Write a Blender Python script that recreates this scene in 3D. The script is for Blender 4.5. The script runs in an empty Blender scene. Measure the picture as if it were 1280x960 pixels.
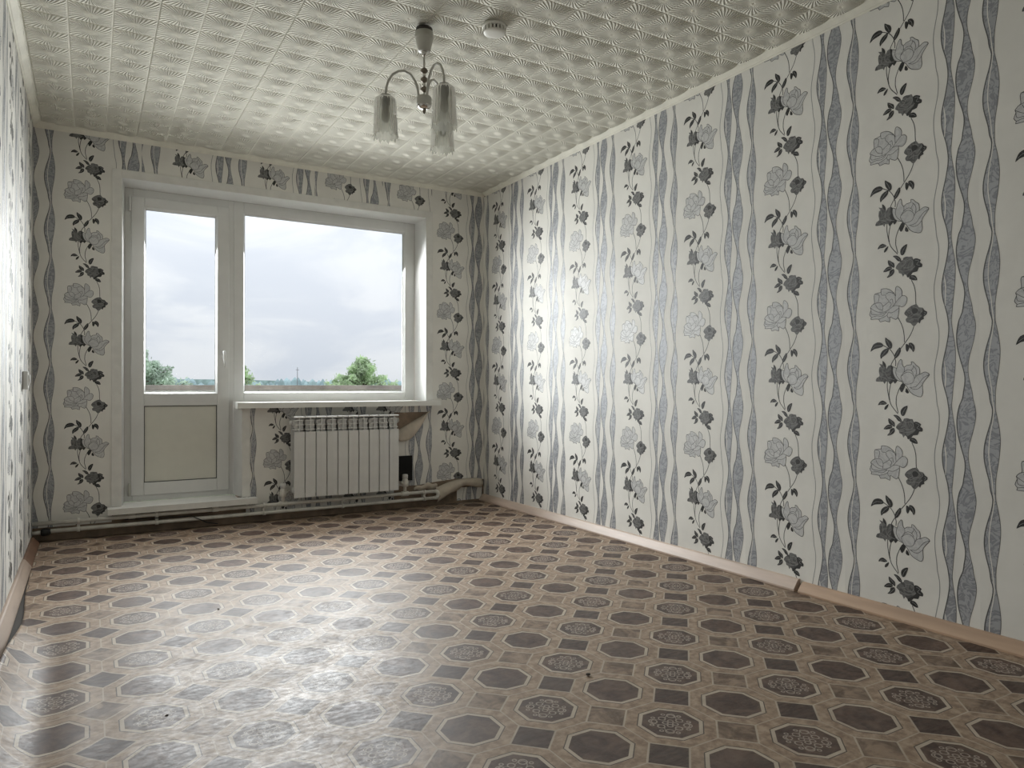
import bpy, bmesh, math, random
from mathutils import Vector, Matrix, noise as mnoise
from mathutils.geometry import tessellate_polygon

# ------------------------------------------------------------------ camera, sky, light, exposure
scene = bpy.context.scene
COL = scene.collection
W, H = 3.042, 2.492            # room width, height of the ceiling face
REAR = -5.75                   # rear wall behind the camera (window wall is y = 0)

cam_d = bpy.data.cameras.new('camera')
cam = bpy.data.objects.new('camera', cam_d)
COL.objects.link(cam)
cam_d.sensor_width = 36.0
cam_d.lens = 884.54 / 1280 * 36
cam_d.clip_start = 0.02
cam_d.clip_end = 3000
cam.location = (0.2936, -5.0605, 0.9124)
cam.rotation_euler = (math.radians(90 + 0.272), 0, -0.537666)
scene.camera = cam

vs = scene.view_settings
vs.view_transform = 'Standard'
vs.look = 'None'
vs.exposure = 0.0
vs.gamma = 1.0
vs.use_curve_mapping = False


class Sock:
    """tiny operator wrapper around node sockets"""
    def __init__(self, nt, s):
        self.nt, self.s = nt, s

    def _m(self, op, *a, clamp=False):
        n = self.nt.nodes.new('ShaderNodeMath')
        n.operation = op
        n.use_clamp = clamp
        for i, v in enumerate((self,) + a):
            if isinstance(v, Sock):
                self.nt.links.new(v.s, n.inputs[i])
            else:
                n.inputs[i].default_value = float(v)
        return Sock(self.nt, n.outputs[0])

    def __add__(s, o): return s._m('ADD', o)
    def __sub__(s, o): return s._m('SUBTRACT', o)
    def __mul__(s, o): return s._m('MULTIPLY', o)
    def __truediv__(s, o): return s._m('DIVIDE', o)
    def abs(s): return s._m('ABSOLUTE')
    def floor(s): return s._m('FLOOR')
    def max(s, o): return s._m('MAXIMUM', o)
    def min(s, o): return s._m('MINIMUM', o)
    def lt(s, o): return s._m('LESS_THAN', o)
    def gt(s, o): return s._m('GREATER_THAN', o)
    def pmod(s, o): return s._m('FLOORED_MODULO', o)
    def sin(s): return s._m('SINE')
    def cos(s): return s._m('COSINE')
    def sqrt(s): return s._m('SQRT')
    def atan2(s, o): return s._m('ARCTAN2', o)
    def pow(s, o): return s._m('POWER', o)
    def clamp(s): return s._m('ADD', 0.0, clamp=True)

    def remap(s, a, b, c=0.0, d=1.0):
        n = s.nt.nodes.new('ShaderNodeMapRange')
        n.interpolation_type = 'SMOOTHSTEP'
        s.nt.links.new(s.s, n.inputs[0])
        for i, v in enumerate((a, b, c, d)):
            n.inputs[i + 1].default_value = v
        return Sock(s.nt, n.outputs[0])


def mixc(nt, fac, a, b):
    n = nt.nodes.new('ShaderNodeMix')
    n.data_type = 'RGBA'
    for i, v in ((0, fac), (6, a), (7, b)):
        if isinstance(v, Sock):
            nt.links.new(v.s, n.inputs[i])
        elif i == 0:
            n.inputs[i].default_value = v
        else:
            n.inputs[i].default_value = (*v, 1)
    return Sock(nt, n.outputs[2])


def coords(nt, kind='Object'):
    n = nt.nodes.new('ShaderNodeTexCoord')
    return n.outputs[kind]


def noise(nt, vec, scale, detail=3, rough=0.5, stretch=None, out=0, distort=0.0):
    if stretch:
        m = nt.nodes.new('ShaderNodeMapping')
        m.inputs['Scale'].default_value = stretch
        nt.links.new(vec, m.inputs[0])
        vec = m.outputs[0]
    n = nt.nodes.new('ShaderNodeTexNoise')
    n.inputs['Scale'].default_value = scale
    n.inputs['Detail'].default_value = detail
    n.inputs['Roughness'].default_value = rough
    n.inputs['Distortion'].default_value = distort
    nt.links.new(vec, n.inputs['Vector'])
    return Sock(nt, n.outputs[out])


# overcast sky: brighter towards the zenith, soft cloud texture all round
world = bpy.data.worlds.new('overcast_sky')
scene.world = world
world.use_nodes = True
wn = world.node_tree
bg = wn.nodes['Background']
tc = coords(wn, 'Generated')
sep = wn.nodes.new('ShaderNodeSeparateXYZ')
wn.links.new(tc, sep.inputs[0])
zz = Sock(wn, sep.outputs[2]).max(0.0)
cl = noise(wn, tc, 5.5, 6, 0.55, stretch=(1, 1, 2.6), distort=0.5).remap(0.38, 0.64)
cl2 = noise(wn, tc, 1.3, 3, 0.5, stretch=(1, 1, 2.2)).remap(0.3, 0.7)
c0 = mixc(wn, cl, (0.67, 0.72, 0.82), (0.92, 0.935, 0.97))
c1 = mixc(wn, cl2 * 0.5, c0, (0.84, 0.85, 0.92))
wn.links.new(c1.s, bg.inputs[0])
wn.links.new((zz * 1.6 + 0.93).s, bg.inputs[1])


def area_light(name, x0, x1, z0, z1, y, power, color):
    d = bpy.data.lights.new(name, 'AREA')
    d.shape = 'RECTANGLE'
    d.size = x1 - x0
    d.size_y = z1 - z0
    d.energy = power
    d.spread = math.radians(155)
    d.color = color
    o = bpy.data.objects.new(name, d)
    COL.objects.link(o)
    o.location = ((x0 + x1) / 2, y, (z0 + z1) / 2)
    o.rotation_euler = (math.radians(-90 + 26), 0, 0)      # added lamp boosting the sky light: shines into the room and a little downwards
    return o


DAY = (0.97, 0.985, 1.0)
area_light('daylight_boost_door', 0.60, 1.04, 0.88, 2.09, 0.34, 22, DAY)
area_light('daylight_boost_window', 1.22, 2.42, 0.88, 2.13, 0.34, 63, DAY)

# ------------------------------------------------------------------ materials
MATS = {}


def new_mat(name):
    m = bpy.data.materials.new(name)
    m.use_nodes = True
    nt = m.node_tree
    b = nt.nodes['Principled BSDF']
    MATS[name] = m
    return m, nt, b


def setc(nt, sock, v):
    if isinstance(v, Sock):
        nt.links.new(v.s, sock)
    elif isinstance(v, (tuple, list)):
        sock.default_value = (*v, 1)
    else:
        sock.default_value = v


def bump(nt, b, h, strength=0.3, dist=0.002):
    n = nt.nodes.new('ShaderNodeBump')
    n.inputs['Strength'].default_value = strength
    n.inputs['Distance'].default_value = dist
    nt.links.new(h.s, n.inputs['Height'])
    nt.links.new(n.outputs[0], b.inputs['Normal'])


def simple(name, col, rough=0.5, metal=0.0, var=0.12, vscale=12, bscale=0, bstr=0.2, bdist=0.001, spec=0.5, stretch=None):
    m, nt, b = new_mat(name)
    tcs = coords(nt)
    n = noise(nt, tcs, vscale, 4, 0.55, stretch=stretch)
    dk = tuple(c * (1 - var) for c in col)
    lt = tuple(min(1, c * (1 + var)) for c in col)
    setc(nt, b.inputs['Base Color'], mixc(nt, n.remap(0.3, 0.7), dk, lt))
    b.inputs['Roughness'].default_value = rough
    b.inputs['Metallic'].default_value = metal
    b.inputs['Specular IOR Level'].default_value = spec
    if bscale:
        bump(nt, b, noise(nt, tcs, bscale, 3, 0.5, stretch=stretch), bstr, bdist)
    return m


def paper_like(name, col, rough, metal=0.0, spec=0.5, var=0.05, marble=None):
    """embossed washable wallpaper: fine vertical relief, soft wrinkles"""
    m, nt, b = new_mat(name)
    t = coords(nt)
    n = noise(nt, t, 3.0, 4, 0.6)
    base = mixc(nt, n.remap(0.3, 0.7), tuple(c * (1 - var) for c in col), tuple(min(1, c * (1 + var)) for c in col))
    if marble:
        q = noise(nt, t, 18, 3, 0.55, distort=1.6)
        r = (q * 30).sin().remap(-0.1, 0.8)
        base = mixc(nt, r * 0.8, base, marble)
    setc(nt, b.inputs['Base Color'], base)
    setc(nt, b.inputs['Roughness'], noise(nt, t, 5, 3) * 0.12 + (rough - 0.06))
    b.inputs['Metallic'].default_value = metal
    b.inputs['Specular IOR Level'].default_value = spec
    fine = noise(nt, t, 90, 3, 0.6, stretch=(1, 1, 0.22))
    wr = noise(nt, t, 7.0, 4, 0.6, stretch=(1.0, 1.0, 0.7), distort=0.6)
    bump(nt, b, fine * 0.10 + wr * 0.8, 0.28, 0.004)
    return m


paper_like('paper', (0.80, 0.785, 0.735), 0.60, spec=0.30)
paper_like('silver_band', (0.42, 0.43, 0.45), 0.55, metal=0.24, spec=0.4, marble=(0.25, 0.26, 0.28))
paper_like('band_edge', (0.10, 0.10, 0.10), 0.45)
paper_like('rose_light', (0.60, 0.60, 0.59), 0.52, metal=0.08, spec=0.5, marble=(0.50, 0.50, 0.50))
paper_like('rose_dark', (0.17, 0.17, 0.165), 0.5, marble=(0.07, 0.07, 0.07))
paper_like('rose_shade', (0.035, 0.035, 0.035), 0.5)
paper_like('leaf_print', (0.018, 0.018, 0.018), 0.5, marble=(0.045, 0.045, 0.045))
paper_like('ink', (0.045, 0.045, 0.045), 0.5)
paper_like('petal_line', (0.30, 0.30, 0.295), 0.5)
simple('paper_back', (0.60, 0.53, 0.44), 0.8, var=0.15, vscale=9, bscale=30, bstr=0.4)
simple('plaster', (0.24, 0.18, 0.13), 0.9, var=0.3, vscale=8, bscale=40, bstr=0.6, bdist=0.003)
simple('pvc', (0.72, 0.72, 0.70), 0.28, var=0.02)
simple('pvc_panel', (0.70, 0.69, 0.61), 0.35, var=0.02)
simple('gasket', (0.05, 0.05, 0.05), 0.6)
simple('painted_white', (0.74, 0.73, 0.69), 0.38, var=0.05, bscale=30, bstr=0.12)
simple('sill_white', (0.80, 0.80, 0.76), 0.30, var=0.04, vscale=6)
simple('cornice', (0.80, 0.78, 0.68), 0.6, var=0.06, bscale=50, bstr=0.15)


def foam_mat():
    """polystyrene tile: fan of fine grooves around the middle of every pillow"""
    m, nt, b = new_mat('styrofoam')
    t = coords(nt)
    sp = nt.nodes.new('ShaderNodeSeparateXYZ')
    nt.links.new(t, sp.inputs[0])
    k = 3 / 0.5
    x = (Sock(nt, sp.outputs[0]) * k).pmod(1.0) - 0.5
    y = (Sock(nt, sp.outputs[1]) * k).pmod(1.0) - 0.5
    r = (x * x + y * y).sqrt()
    th = y.atan2(x)
    fan = (th * 34 + r * 7).cos() * r.remap(0.06, 0.30) * (x.abs().max(y.abs())).remap(0.49, 0.44)
    setc(nt, b.inputs['Base Color'], mixc(nt, noise(nt, t, 3, 4, 0.55).remap(0.3, 0.7), (0.755, 0.735, 0.64), (0.82, 0.80, 0.70)))
    b.inputs['Roughness'].default_value = 0.85
    b.inputs['Specular IOR Level'].default_value = 0.25
    bump(nt, b, fan + (x.abs().max(y.abs())).remap(0.5, 0.465) * 0.8, 0.8, 0.0050)


foam_mat()
simple('slab', (0.5, 0.48, 0.42), 0.9)
simple('skirting', (0.50, 0.345, 0.24), 0.42, var=0.16, vscale=4, bscale=25, bstr=0.15, stretch=(3, 0.4, 3))
simple('skirting_pale', (0.56, 0.44, 0.36), 0.42, var=0.14, vscale=4, bscale=25, bstr=0.15, stretch=(3, 0.4, 3))
simple('skirting_worn', (0.36, 0.275, 0.215), 0.5, var=0.18, vscale=5, bscale=25, bstr=0.15, stretch=(3, 0.4, 3))
simple('skirting_dark', (0.16, 0.085, 0.05), 0.5, var=0.2, vscale=6)
simple('radiator_white', (0.70, 0.70, 0.68), 0.35, var=0.03)
simple('pipe_white', (0.70, 0.68, 0.62), 0.4, var=0.10, vscale=16)
simple('rubber_black', (0.012, 0.012, 0.012), 0.6)
simple('void_black', (0.006, 0.006, 0.006), 0.9)
simple('lamp_grey', (0.50, 0.49, 0.44), 0.35, var=0.05)
simple('chrome', (0.62, 0.60, 0.56), 0.16, metal=1.0, var=0.05)
simple('bronze', (0.22, 0.19, 0.15), 0.3, metal=0.7, var=0.15)
simple('socket_dark', (0.035, 0.03, 0.025), 0.5)
simple('bulb', (0.30, 0.29, 0.26), 0.3)
simple('detector', (0.76, 0.75, 0.69), 0.45, var=0.03)
simple('balcony_concrete', (0.42, 0.40, 0.37), 0.9, var=0.2, vscale=3, bscale=20)
simple('rail_brown', (0.36, 0.33, 0.30), 0.75, var=0.25, vscale=6, bscale=30)
simple('parapet_white', (0.80, 0.79, 0.76), 0.8, var=0.1, vscale=3, bscale=20)
simple('meadow', (0.22, 0.27, 0.15), 1.0, var=0.3, vscale=0.05)
simple('bark', (0.14, 0.10, 0.07), 0.9, var=0.3, bscale=30)
simple('far_forest_haze', (0.33, 0.43, 0.44), 1.0, var=0.25, vscale=0.1)  # distance haze painted in as a pale blue-green base colour
simple('pole_wood', (0.2, 0.2, 0.2), 0.9)
simple('crumb', (0.05, 0.04, 0.03), 0.9)


def leaf_mat(name, col):
    m, nt, b = new_mat(name)
    n = noise(nt, coords(nt), 2.0, 3, 0.6)
    c = mixc(nt, n.remap(0.3, 0.7), tuple(x * 0.6 for x in col), tuple(min(1, x * 1.25) for x in col))
    setc(nt, b.inputs['Base Color'], c)
    b.inputs['Roughness'].default_value = 0.7
    tr = nt.nodes.new('ShaderNodeBsdfTranslucent')
    nt.links.new(c.s, tr.inputs[0])
    mx = nt.nodes.new('ShaderNodeMixShader')
    mx.inputs[0].default_value = 0.4
    nt.links.new(b.outputs[0], mx.inputs[1])
    nt.links.new(tr.outputs[0], mx.inputs[2])
    nt.links.new(mx.outputs[0], nt.nodes['Material Output'].inputs[0])


leaf_mat('tree_leaf', (0.58, 0.70, 0.46))
leaf_mat('tree_leaf_grey', (0.58, 0.68, 0.56))


def glass_mat(name):
    m, nt, b = new_mat(name)
    nt.nodes.remove(b)
    tr = nt.nodes.new('ShaderNodeBsdfTransparent')
    tr.inputs[0].default_value = (0.96, 0.975, 0.97, 1)
    gl = nt.nodes.new('ShaderNodeBsdfGlossy')
    gl.inputs['Roughness'].default_value = 0.0
    fr = nt.nodes.new('ShaderNodeFresnel')
    fr.inputs[0].default_value = 1.18
    mx = nt.nodes.new('ShaderNodeMixShader')
    nt.links.new(fr.outputs[0], mx.inputs[0])
    nt.links.new(tr.outputs[0], mx.inputs[1])
    nt.links.new(gl.outputs[0], mx.inputs[2])
    nt.links.new(mx.outputs[0], nt.nodes['Material Output'].inputs[0])


glass_mat('window_glass')


def shade_mat(name):
    m, nt, b = new_mat(name)
    nt.nodes.remove(b)
    col = (0.42, 0.415, 0.37, 1)
    df = nt.nodes.new('ShaderNodeBsdfDiffuse')
    df.inputs[0].default_value = col
    tl = nt.nodes.new('ShaderNodeBsdfTranslucent')
    tl.inputs[0].default_value = col
    tr = nt.nodes.new('ShaderNodeBsdfTransparent')
    tr.inputs[0].default_value = (0.86, 0.86, 0.82, 1)
    gl = nt.nodes.new('ShaderNodeBsdfGlossy')
    gl.inputs['Roughness'].default_value = 0.12
    fr = nt.nodes.new('ShaderNodeFresnel')
    fr.inputs[0].default_value = 1.5

    def mx(f, a, c):
        n = nt.nodes.new('ShaderNodeMixShader')
        if isinstance(f, float):
            n.inputs[0].default_value = f
        else:
            nt.links.new(f, n.inputs[0])
        nt.links.new(a.outputs[0], n.inputs[1])
        nt.links.new(c.outputs[0], n.inputs[2])
        return n
    s = mx(0.5, df, tl)
    s = mx(0.45, s, tr)
    s = mx(fr.outputs[0], s, gl)
    nt.links.new(s.outputs[0], nt.nodes['Material Output'].inputs[0])


shade_mat('frosted_glass')


def lino_mat():
    """printed linoleum: octagons and squares (flat print), scuffed gloss"""
    m, nt, b = new_mat('linoleum')
    t = coords(nt, 'UV')
    sp = nt.nodes.new('ShaderNodeSeparateXYZ')
    nt.links.new(t, sp.inputs[0])
    X, Y = Sock(nt, sp.outputs[0]), Sock(nt, sp.outputs[1])
    u = (X - 1.889) / 0.2400
    v = (Y + 3.383 + (X - 1.889) * 0.010) / 0.2462
    fu, fv = (u + 0.5).floor(), (v + 0.5).floor()
    a, c = u - fu, v - fv
    aa, ca = a.abs(), c.abs()
    par = (fu + fv).pmod(2.0).gt(0.5)                 # 1 = plain octagon
    sq = (u.floor() + v.floor()).pmod(2.0).gt(0.5)    # parity of the squares
    dg = (aa + ca) * 0.70711
    ax = aa.max(ca)
    oct_ = ax.max(dg)
    in_sq = dg.gt(0.5)
    mott = noise(nt, t, 34, 5, 0.65)
    mott2 = noise(nt, t, 9, 4, 0.6)
    cloud = noise(nt, t, 14, 5, 0.65, distort=0.8)
    tan = mixc(nt, mott.remap(0.35, 0.68), (0.225, 0.152, 0.102), (0.41, 0.305, 0.215))
    cream = mixc(nt, mott2.remap(0.3, 0.7), (0.40, 0.33, 0.255), (0.50, 0.425, 0.335))
    dark = mixc(nt, cloud.remap(0.32, 0.70), (0.046, 0.024, 0.017), (0.130, 0.080, 0.058))
    dsq = mixc(nt, noise(nt, t, 20, 3, 0.6, stretch=(1, 3, 1)).remap(0.3, 0.7), (0.038, 0.020, 0.014), (0.090, 0.054, 0.040))
    lsq = mixc(nt, cloud.remap(0.36, 0.66), (0.105, 0.065, 0.042), (0.30, 0.215, 0.15))
    squares = mixc(nt, sq, dsq, lsq)
    # thin joint lines of the printed tiling
    l1 = (dg - 0.5).abs().lt(0.011)
    l2 = (ax - 0.5).abs().lt(0.008) * dg.lt(0.5)
    col = mixc(nt, in_sq, tan, squares)
    col = mixc(nt, l1.max(l2) * 0.85, col, cream)
    # inner octagon: dark rim, cream frame, dark field
    col = mixc(nt, oct_.lt(0.362), col, (0.075, 0.052, 0.040))
    col = mixc(nt, oct_.lt(0.350), col, cream)
    col = mixc(nt, oct_.lt(0.308), col, dark)
    # filigree ornament on every other octagon
    r = (a * a + c * c).sqrt()
    th = c.atan2(a)
    w = mott * 0.016 - 0.001
    e1 = (r - ((th * 4).cos() * -0.060 + 0.150)).abs().lt(w)
    e2 = (r - ((th * 8 + 1.57).sin() * 0.030 + 0.095)).abs().lt(w)

    def ring(d0, rad, ang0, wid):
        k = (th - ang0 + math.pi / 4).pmod(math.pi / 2) - math.pi / 4
        px, py = r * k.cos() - d0, r * k.sin()
        rr = (px * px + py * py).sqrt()
        return (rr - rad).abs().lt(wid)
    e3 = ring(0.190, 0.045, math.pi / 4, w)
    e4 = ring(0.135, 0.038, 0.0, w)
    e5 = ring(0.055, 0.030, math.pi / 4, w)
    e6 = ring(0.215, 0.020, math.pi / 4 + 0.42, w)
    e7 = ring(0.215, 0.020, math.pi / 4 - 0.42, w)
    orn = e1.max(e3).max(e4).max(e5).max(e6).max(e7)
    orn = orn * r.lt(0.26) * (Sock(nt, par.s) * -1.0 + 1.0)
    col = mixc(nt, orn * 0.72, col, (0.42, 0.36, 0.30))
    # dusty scuffs and dirt, independent of light
    dust = noise(nt, t, 2.6, 6, 0.7, distort=0.5).remap(0.46, 0.78)
    scr = noise(nt, t, 30, 4, 0.7, stretch=(1.0, 0.18, 1)).remap(0.55, 0.8)
    col = mixc(nt, dust * 0.14 + scr * 0.08, col, (0.42, 0.38, 0.34))
    setc(nt, b.inputs['Base Color'], col)
    ro = noise(nt, t, 6, 6, 0.7).remap(0.25, 0.75, 0.43, 0.56) + scr * 0.10 + noise(nt, t, 70, 4, 0.7, stretch=(0.5, 1.0, 1)).remap(0.35, 0.65, -0.06, 0.06) + dust * 0.06
    setc(nt, b.inputs['Roughness'], ro)
    b.inputs['Specular IOR Level'].default_value = 0.44
    wv = noise(nt, t, 2.2, 3, 0.5)
    fine = noise(nt, t, 120, 3, 0.7)
    bump(nt, b, wv * 1.0 + fine * 0.06 + noise(nt, t, 18, 3, 0.6) * 0.10, 0.45, 0.006)
    return m


lino_mat()

# ------------------------------------------------------------------ geometry helpers
def tag(o, label=None, cat=None, group=None, kind=None):
    if label: o['label'] = label
    if cat: o['category'] = cat
    if group: o['group'] = group
    if kind: o['kind'] = kind
    return o


def link(name, me, parent=None, loc=(0, 0, 0), rotz=0.0):
    o = bpy.data.objects.new(name, me)
    COL.objects.link(o)
    o.location = loc
    o.rotation_euler = (0, 0, rotz)
    if parent: o.parent = parent
    return o


def empty(name, loc=(0, 0, 0), rotz=0.0, parent=None):
    o = link(name, None, parent, loc, rotz)
    o.empty_display_size = 0.1
    return o


class MB:
    """collects shapes into one mesh"""
    def __init__(self):
        self.v, self.f, self.m, self.sm = [], [], [], []

    def add(self, vs, fs, mat=0, smooth=False):
        n = len(self.v)
        self.v += [tuple(v) for v in vs]
        self.f += [tuple(i + n for i in f) for f in fs]
        self.m += [mat] * len(fs)
        self.sm += [smooth] * len(fs)
        return self

    def box(self, x0, x1, y0, y1, z0, z1, mat=0):
        vs = [(x, y, z) for z in (z0, z1) for y in (y0, y1) for x in (x0, x1)]
        fs = [(0, 2, 3, 1), (4, 5, 7, 6), (0, 1, 5, 4), (2, 6, 7, 3), (0, 4, 6, 2), (1, 3, 7, 5)]
        return self.add(vs, fs, mat)

    def prism(self, pts, a, b, axis='y', mat=0, smooth=False):
        """extrude polygon pts (2d) from a to b along axis; 2d coords are the other two in xyz order"""
        def P(p, t):
            return {'x': (t, p[0], p[1]), 'y': (p[0], t, p[1]), 'z': (p[0], p[1], t)}[axis]
        n = len(pts)
        vs = [P(p, a) for p in pts] + [P(p, b) for p in pts]
        fs = [(i, (i + 1) % n, (i + 1) % n + n, i + n) for i in range(n)]
        self.add(vs, fs, mat, smooth)
        self.add([P(p, a) for p in pts], [tuple(range(n))[::-1]], mat)
        return self.add([P(p, b) for p in pts], [tuple(range(n))], mat)

    def lathe(self, prof, n=32, c=(0, 0, 0), axis='z', mat=0, smooth=True):
        vs, fs = [], []
        for (r, h) in prof:
            for k in range(n):
                t = 2 * math.pi * k / n
                p = (r * math.cos(t), r * math.sin(t), h)
                if axis == 'x': p = (p[2], p[0], p[1])
                if axis == 'y': p = (p[0], p[2], p[1])
                vs.append((p[0] + c[0], p[1] + c[1], p[2] + c[2]))
        for i in range(len(prof) - 1):
            for k in range(n):
                fs.append((i * n + k, i * n + (k + 1) % n, (i + 1) * n + (k + 1) % n, (i + 1) * n + k))
        fs.append(tuple(range(n))[::-1])
        fs.append(tuple(range((len(prof) - 1) * n, len(prof) * n)))
        return self.add(vs, fs, mat, smooth)

    def tube(self, path, r, n=12, mat=0, closed=False):
        path = [Vector(p) for p in path]
        vs, fs = [], []
        up = None
        for i, p in enumerate(path):
            d = (path[min(i + 1, len(path) - 1)] - path[max(i - 1, 0)]).normalized()
            if up is None:
                up = Vector((0, 0, 1)) if abs(d.z) < 0.9 else Vector((1, 0, 0))
            s = d.cross(up).normalized()
            up = s.cross(d).normalized()
            rr = r[i] if isinstance(r, (list, tuple)) else r
            for k in range(n):
                t = 2 * math.pi * k / n
                vs.append(p + s * math.cos(t) * rr + up * math.sin(t) * rr)
        for i in range(len(path) - 1):
            for k in range(n):
                fs.append((i * n + k, i * n + (k + 1) % n, (i + 1) * n + (k + 1) % n, (i + 1) * n + k))
        fs.append(tuple(range(n))[::-1])
        fs.append(tuple(range((len(path) - 1) * n, len(path) * n)))
        return self.add(vs, fs, mat, True)

    def mesh(self, name, mats):
        me = bpy.data.meshes.new(name)
        me.from_pydata(self.v, [], self.f)
        for m in ([mats] if isinstance(mats, str) else mats):
            me.materials.append(MATS[m])
        me.polygons.foreach_set('material_index', self.m)
        me.polygons.foreach_set('use_smooth', self.sm)
        bm = bmesh.new()
        bm.from_mesh(me)
        bmesh.ops.recalc_face_normals(bm, faces=bm.faces)
        bm.to_mesh(me)
        bm.free()
        me.update()
        return me

    def build(self, name, mats, parent=None, loc=(0, 0, 0), bevel=0.0, rotz=0.0):
        o = link(name, self.mesh(name, mats), parent, loc, rotz)
        if bevel:
            b = o.modifiers.new('bevel', 'BEVEL')
            b.width = bevel
            b.segments = 2
            b.limit_method = 'ANGLE'
        return o


def copy_tree(o, parent=None):
    c = o.copy()
    COL.objects.link(c)
    c.parent = parent
    for ch in list(o.children):
        copy_tree(ch, c)
    return c


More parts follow.
